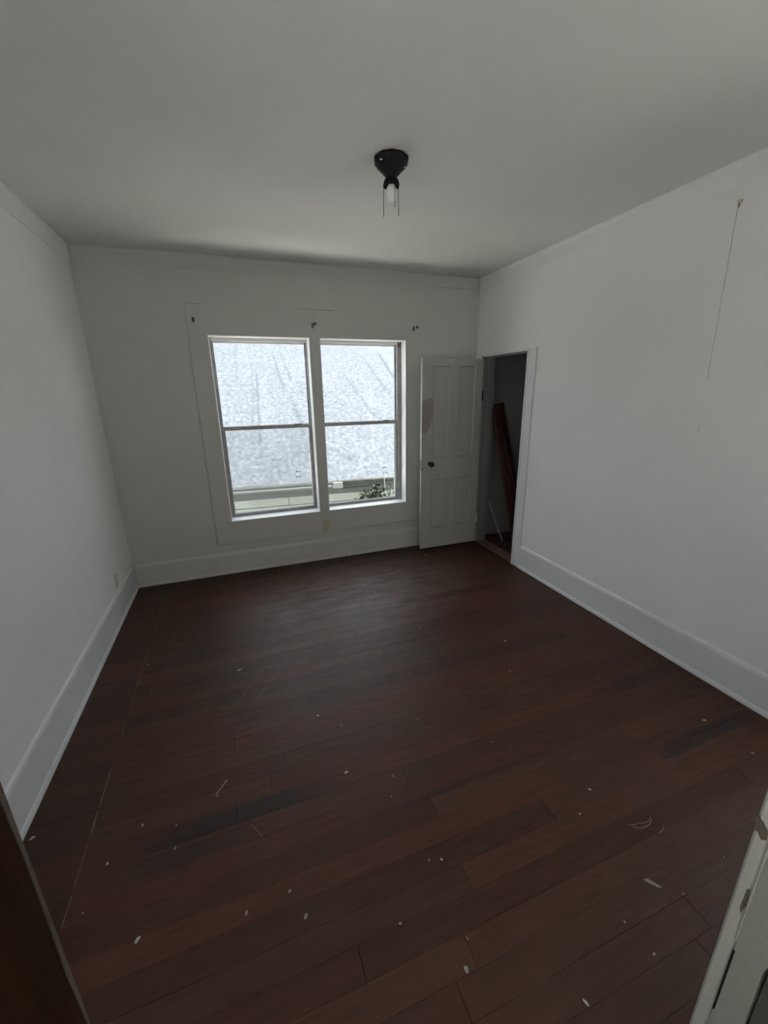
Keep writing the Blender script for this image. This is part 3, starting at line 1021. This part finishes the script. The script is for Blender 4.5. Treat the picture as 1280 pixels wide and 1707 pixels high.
# ------------------------------------------------------------------ paint chips and crumbs on the floor
def chip(name, x, y, lx, ly, ang, mat, lab, cat, grp=None, h=0.0022, seed=0, pts=9):
    r = random.Random(seed * 31 + 7)
    mb = MB()
    top, bot = [], []
    for k in range(pts):
        a = 2 * math.pi * k / pts
        q = 1 + r.uniform(-0.22, 0.22)
        vx, vy = lx / 2 * math.cos(a) * q, ly / 2 * math.sin(a) * q
        X, Yy = vx * math.cos(ang) - vy * math.sin(ang), vx * math.sin(ang) + vy * math.cos(ang)
        bot.append(mb.bm.verts.new((x + X, y + Yy, 0.0004)))
        top.append(mb.bm.verts.new((x + X * 0.9, y + Yy * 0.9, h * r.uniform(0.7, 1.6))))
    mb.bm.faces.new(top)
    mb.bm.faces.new(bot[::-1])
    for k in range(pts):
        mb.bm.faces.new((bot[k], bot[(k + 1) % pts], top[(k + 1) % pts], top[k]))
    return obj(name, mb, mat, label=lab, cat=cat, group=grp, origin=(x, y, 0))


big = [(-0.477, 1.092, 0.024, 0.0125, 0.9, 'chip', 'largest oval white paint chip, lying on the boards near the dark wooden jamb'),
       (0.045, 0.961, 0.019, 0.012, 1.1, 'chip_dull', 'squarish pale grey paint chip on the bare middle boards'),
       (-0.142, 1.042, 0.018, 0.009, 1.3, 'chip_dull', 'narrow paint chip between the oval chip and the squarish grey chip'),
       (0.004, 1.053, 0.014, 0.008, 0.1, 'chip_dull', 'flat tan paint chip just behind the squarish grey chip'),
       (-0.628, 1.386, 0.013, 0.009, 0.8, 'chip', 'white paint chip on the dark purplish stain beside the long floor seam'),
       (-0.394, 1.355, 0.016, 0.006, 1.4, 'chip_dull', 'slim upright-pointing paint flake on the dark purplish stain'),
       (0.480, 0.659, 0.018, 0.014, 1.5, 'chip_dull', 'blunt grey paint chip low in the middle of the floor'),
       (1.215, 0.621, 0.066, 0.013, -0.90, 'chip_dull', 'long pointed grey paint flake near the worn white doorway edge'),
       (2.154, 1.055, 0.022, 0.012, -0.3, 'chip', 'white paint chip just behind the dark stained board end by the side baseboard'),
       (2.157, 0.837, 0.018, 0.008, -0.5, 'chip', 'slim white paint chip in front of the dark stained board end'),
       (0.312, 1.434, 0.020, 0.010, 0.2, 'chip', 'crumbly white paint chip at the end of the dark purplish stain'),
       (-0.135, 2.379, 0.030, 0.011, 0.35, 'chip', 'long white paint chip behind the two thin curved scratches'),
       (1.615, 2.023, 0.020, 0.012, 0.0, 'chip', 'white paint chip alone on the boards, level with the middle of the side baseboard'),
       (-0.935, 1.600, 0.022, 0.012, 0.4, 'chip', 'pale chip against the foot of the baseboard by the dark jamb'),
       (1.790, 3.640, 0.050, 0.007, 0.05, 'chip', 'thin white sliver lying in front of the panelled door'),
       (0.764, 0.477, 0.020, 0.007, 1.9, 'chip', 'small white flake at the very front of the floor')]
for i, (x, y, lx, ly, a, mt_, lab) in enumerate(big):
    chip('paint_chip', x, y, lx, ly, a, mt_, lab, 'paint chip', None, seed=i)
small = [(-0.666, 1.238), (1.283, 0.561), (1.537, 0.588), (0.507, 1.339), (0.258, 1.822), (0.054, 2.337), (-0.089, 2.331), (1.438, 3.044),
         (1.133, 2.39), (0.507, 0.969), (0.552, 0.954), (0.334, 0.832), (0.52, 0.722), (1.04, 1.336), (0.464, 1.251), (1.165, 0.904),
         (1.289, 0.972), (1.027, 0.576), (1.042, 0.484), (-0.693, 2.654), (-0.582, 2.992), (-0.55, 2.70), (-0.02, 2.40), (0.62, 2.98),
         (1.62, 3.40), (1.30, 3.33), (0.10, 2.62), (-0.40, 1.45), (-0.53, 1.50), (0.36, 1.71), (0.75, 1.60), (1.45, 1.75), (1.9, 1.5), (0.95, 2.75)]
for i, (x, y) in enumerate(small):
    r = random.Random(i + 100)
    s = r.uniform(0.006, 0.011)
    chip('paint_fleck', x, y, s * r.uniform(1, 1.5), s * 0.75, r.uniform(0, 3), 'chip' if r.random() < 0.6 else 'chip_dull',
         'tiny pale paint fleck among those scattered over the brown boards', 'paint fleck', 'tiny paint flecks on the floor', seed=i + 40, pts=6)
CL = ['dark crumb below the first window, the one closest to the corner with the outlet', 'dark crumb on the floor just short of the beige outlet plate under the windows',
      'dark crumb in the trio past the beige outlet, lying between its two neighbours', 'dark crumb in the trio past the beige outlet, tight against the baseboard',
      'dark crumb in the trio past the beige outlet, farthest from the baseboard', 'dark crumb at the foot of the open panelled door', 'dark crumb out on the floor before the free edge of the panelled door']
for i, (x, y) in enumerate(((0.242, 3.88), (0.575, 3.835), (0.905, 3.80), (0.965, 3.845), (0.875, 3.76), (1.812, 3.693), (1.74, 3.66))):
    chip('crumb', x, y, 0.026, 0.014, i * 1.1, 'crumb', CL[i], 'crumb',
         'dark crumbs along the window wall', h=0.008, seed=i + 70, pts=7)


def curl(x, y, rad, a0, a1, w, lab):
    mb = MB()
    n = 9
    P = []
    for k in range(n):
        a = a0 + (a1 - a0) * k / (n - 1)
        P.append(Vector((x + rad * math.cos(a), y + rad * math.sin(a) * 0.55, 0.0022 + 0.0012 * math.sin(math.pi * k / (n - 1)))))
    mb.tube(P, w, 5)
    obj('wood_shaving', mb, 'chip_dull', label=lab, cat='shaving', group='curled shavings on the floor', origin=(x, y, 0))


curl(1.372, 0.800, 0.055, -2.7, -0.6, 0.0013, 'longest curved shaving in the small cluster near the worn white doorway edge')
curl(1.388, 0.802, 0.038, -2.8, -0.4, 0.0011, 'middle curved shaving nested inside the longest one near the worn doorway edge')
curl(1.405, 0.752, 0.030, -1.9, -0.5, 0.0014, 'short pale shaving at the front of the curled cluster near the worn doorway edge')
curl(1.335, 0.806, 0.026, -2.9, -1.2, 0.0011, 'smallest shaving on the far side of the curled cluster near the worn doorway edge')
# bent pin
mb = MB().tube([(-0.205, 1.590, 0.002), (-0.232, 1.556, 0.002), (-0.246, 1.541, 0.002), (-0.252, 1.528, 0.002), (-0.242, 1.522, 0.002)], 0.0016, 6)
obj('bent_wire', mb, 'chip', label='short pale bent wire lying on the boards behind the dark purplish stain', cat='wire', origin=(-0.23, 1.55, 0))

# ------------------------------------------------------------------ outside: ground and neighbouring house
struct('ground', MB().box(-30, 34, -30, 40, -0.75, -0.60), 'ground')
NX, NY, NR = -0.10, 5.77, math.radians(-5)
house = empty('neighbour_house', (NX, NY, -0.6), 'low neighbouring house with rough white roof and pale green boards outside the windows', 'building', rz=NR)
ZO = 0.6                                          # local z = world z + ZO
EZ = 0.455 + ZO
PIT = math.tan(math.radians(22))
# roof sheet: rough white coating with wrinkles running up the slope
bmr = bmesh.new()
wr = [  # x0, y0, x1, y1, width, height  (local x, distance up the slope)
    (0.42, 0.9, 0.40, 3.9, 0.040, 0.030), (0.31, 1.2, 0.33, 3.4, 0.05, 0.016), (0.92, 3.2, 0.80, 5.2, 0.045, 0.024), (1.10, 3.6, 0.98, 5.4, 0.05, 0.022),
    (1.62, 3.2, 1.62, 5.6, 0.040, 0.030), (1.72, 3.0, 1.74, 5.4, 0.05, 0.018), (1.15, 1.4, 1.05, 2.7, 0.05, 0.024), (1.9, 0.35, 1.30, 1.1, 0.035, 0.020),
    (2.2, 0.2, 1.6, 0.9, 0.035, 0.018), (3.4, 3.2, 3.5, 5.4, 0.045, 0.026), (3.1, 2.6, 3.0, 5.0, 0.05, 0.018), (2.5, 2.0, 2.3, 4.0, 0.05, 0.018),
    (4.3, 3.0, 4.2, 6.0, 0.05, 0.02), (-0.6, 1.0, -0.5, 4.0, 0.05, 0.02), (0.0, 3.6, -0.1, 6.0, 0.05, 0.016)]
gx = [-7 + i * 0.5 for i in range(12)] + [-1.0 + i * 0.02 for i in range(310)] + [5.2 + i * 0.5 for i in range(14)]
gy = [i * 0.06 for i in range(100)] + [6 + i * 0.25 for i in range(17)]
verts, faces = [], []
for yv in gy:
    for xv in gx:
        h = 0.006 * mnoise.noise(Vector((xv * 2.0, yv * 2.0, 0)))
        if -1.1 < xv < 5.3:
            for x0, y0, x1, y1, w, hh in wr:
                dxv, dyv = x1 - x0, y1 - y0
                t = ((xv - x0) * dxv + (yv - y0) * dyv) / (dxv * dxv + dyv * dyv)
                if -0.1 < t < 1.1:
                    d = ((xv - x0) * dyv - (yv - y0) * dxv) / math.hypot(dxv, dyv)
                    if abs(d) < 8 * w:
                        e = max(0.0, min(1.0, min(t + 0.1, 1.1 - t) * 5))
                        h += 0.85 * hh * e * math.exp(-(d / ((3.2 if d > 0 else 0.75) * w)) ** 2)
        verts.append((xv, yv, EZ + PIT * yv + h))
nx = len(gx)
for j in range(len(gy) - 1):
    for i in range(nx - 1):
        a = j * nx + i
        faces.append((a, a + 1, a + nx + 1, a + nx))
me = bpy.data.meshes.new('roof_sheet')
me.from_pydata(verts, [], faces)
me.materials.append(M['roof'])
for p in me.polygons:
    p.use_smooth = True
roof = obj('roof_sheet', me, 'roof', house, local=True)
obj('rear_roof', MB().prism([(10.0, EZ + PIT * 10 - 0.02), (20.0, EZ - 0.02), (20.0, EZ - 0.1), (10, EZ + PIT * 10 - 0.1)], 'x', -7, 11.5), 'roof', house, local=True)
obj('drip_edge', MB().box(-7, 11.5, -0.004, 0.012, EZ - 0.022, EZ - 0.001), 'ext_white', house, local=True)
GX = 1.50
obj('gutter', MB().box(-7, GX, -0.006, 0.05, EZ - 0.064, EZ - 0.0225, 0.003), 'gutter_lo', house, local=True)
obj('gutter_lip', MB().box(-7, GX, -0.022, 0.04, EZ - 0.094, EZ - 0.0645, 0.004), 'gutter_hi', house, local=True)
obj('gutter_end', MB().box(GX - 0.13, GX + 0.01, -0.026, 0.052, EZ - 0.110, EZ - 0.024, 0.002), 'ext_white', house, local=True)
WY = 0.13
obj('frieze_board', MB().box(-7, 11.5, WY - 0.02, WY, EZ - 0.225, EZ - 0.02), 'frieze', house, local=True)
# splintered fascia past the gutter's end
r = random.Random(4)
for k, (z0, z1, yy, mt_, slope) in enumerate(((0.020, 0.050, 0.03, 'gutter_hi', 0.0), (0.045, 0.075, 0.020, 'grey_wood', -0.012), (0.070, 0.092, 0.012, 'rotten', -0.030), (0.088, 0.130, 0.026, 'grey_wood', -0.02), (0.122, 0.142, 0.016, 'rotten', -0.04))):
    top, bot = [], []
    for i in range(26):
        xx = GX + 0.012 + i * 0.08
        sh = -slope * (xx - GX)
        top.append((xx, EZ - z0 + sh * 0.6 + r.uniform(-0.003, 0.003)))
        bot.append((xx, EZ - z1 + sh + r.uniform(-0.006, 0.006)))
    obj('fascia_strip', MB().prism(top + bot[::-1], 'y', yy, yy + 0.018), mt_, house, local=True)
# lap siding, each board on its own
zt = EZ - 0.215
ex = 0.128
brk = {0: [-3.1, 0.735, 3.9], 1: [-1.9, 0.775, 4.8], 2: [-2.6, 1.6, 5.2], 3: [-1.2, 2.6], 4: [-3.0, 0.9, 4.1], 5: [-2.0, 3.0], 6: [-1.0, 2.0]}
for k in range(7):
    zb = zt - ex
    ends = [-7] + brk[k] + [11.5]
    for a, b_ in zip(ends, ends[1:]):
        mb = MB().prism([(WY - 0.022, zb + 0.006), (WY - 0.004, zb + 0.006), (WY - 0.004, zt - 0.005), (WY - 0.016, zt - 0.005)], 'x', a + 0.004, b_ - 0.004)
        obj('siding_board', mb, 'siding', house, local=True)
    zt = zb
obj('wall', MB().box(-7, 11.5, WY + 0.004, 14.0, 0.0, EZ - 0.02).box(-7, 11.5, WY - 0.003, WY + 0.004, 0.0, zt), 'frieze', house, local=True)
# white cable down the neighbour's wall
cb = MB().tube([(2.13, -0.03, EZ + 0.01), (2.135, -0.03, EZ - 0.1), (2.15, -0.025, EZ - 0.25), (2.15, -0.02, 0.1)], 0.006, 6)
obj('cable', cb, 'ext_white', house, local=True)

# vine between the houses
vine = empty('climbing_vine', (1.95, 5.36, -0.6), 'dark green leafy vine growing up against the neighbouring boards', 'plant')
stems = MB()
leaves = bmesh.new()
r = random.Random(9)
tips = []
for k in range(14):
    x, y, z = 1.95 + r.uniform(-0.12, 0.12), 5.36 + r.uniform(-0.05, 0.05), -0.6
    tx = 1.95 + r.uniform(-0.42, 0.34)
    tz = 0.47 - abs(tx - 2.0) * 0.40 + r.uniform(-0.14, 0.03)
    P = []
    for i in range(8):
        t = i / 7
        P.append(Vector((x + (tx - x) * t ** 2, y + r.uniform(-0.01, 0.01), z + (tz - z) * t)))
    stems.tube(P, 0.004, 5)
    for i in range(34):
        t = r.uniform(0.60, 1.0)
        j = min(6, int(t * 7))
        p = P[j].lerp(P[j + 1], t * 7 - j)
        p = p + Vector((r.uniform(-0.06, 0.06), r.uniform(-0.05, 0.05), r.uniform(-0.04, 0.04)))
        s = r.uniform(0.022, 0.044)
        d = Vector((r.uniform(-1, 1), r.uniform(-0.6, 0.2), r.uniform(-1, 0.6))).normalized()
        n_ = Vector((r.uniform(-0.5, 0.5), -1, r.uniform(0, 0.9))).normalized()
        u_ = d.cross(n_).normalized()
        vs = [leaves.verts.new(p + q) for q in (Vector((0, 0, 0)), d * s * 0.6 + u_ * s * 0.55 - n_ * 0.004, d * s * 1.7, d * s * 0.6 - u_ * s * 0.55 - n_ * 0.004)]
        leaves.faces.new((vs[0], vs[1], vs[2]))
        leaves.faces.new((vs[0], vs[2], vs[3]))
obj('stem', stems, 'stem', vine)
me = bpy.data.meshes.new('foliage')
leaves.to_mesh(me)
leaves.free()
obj('foliage', me, 'leaf', vine, kind='stuff')
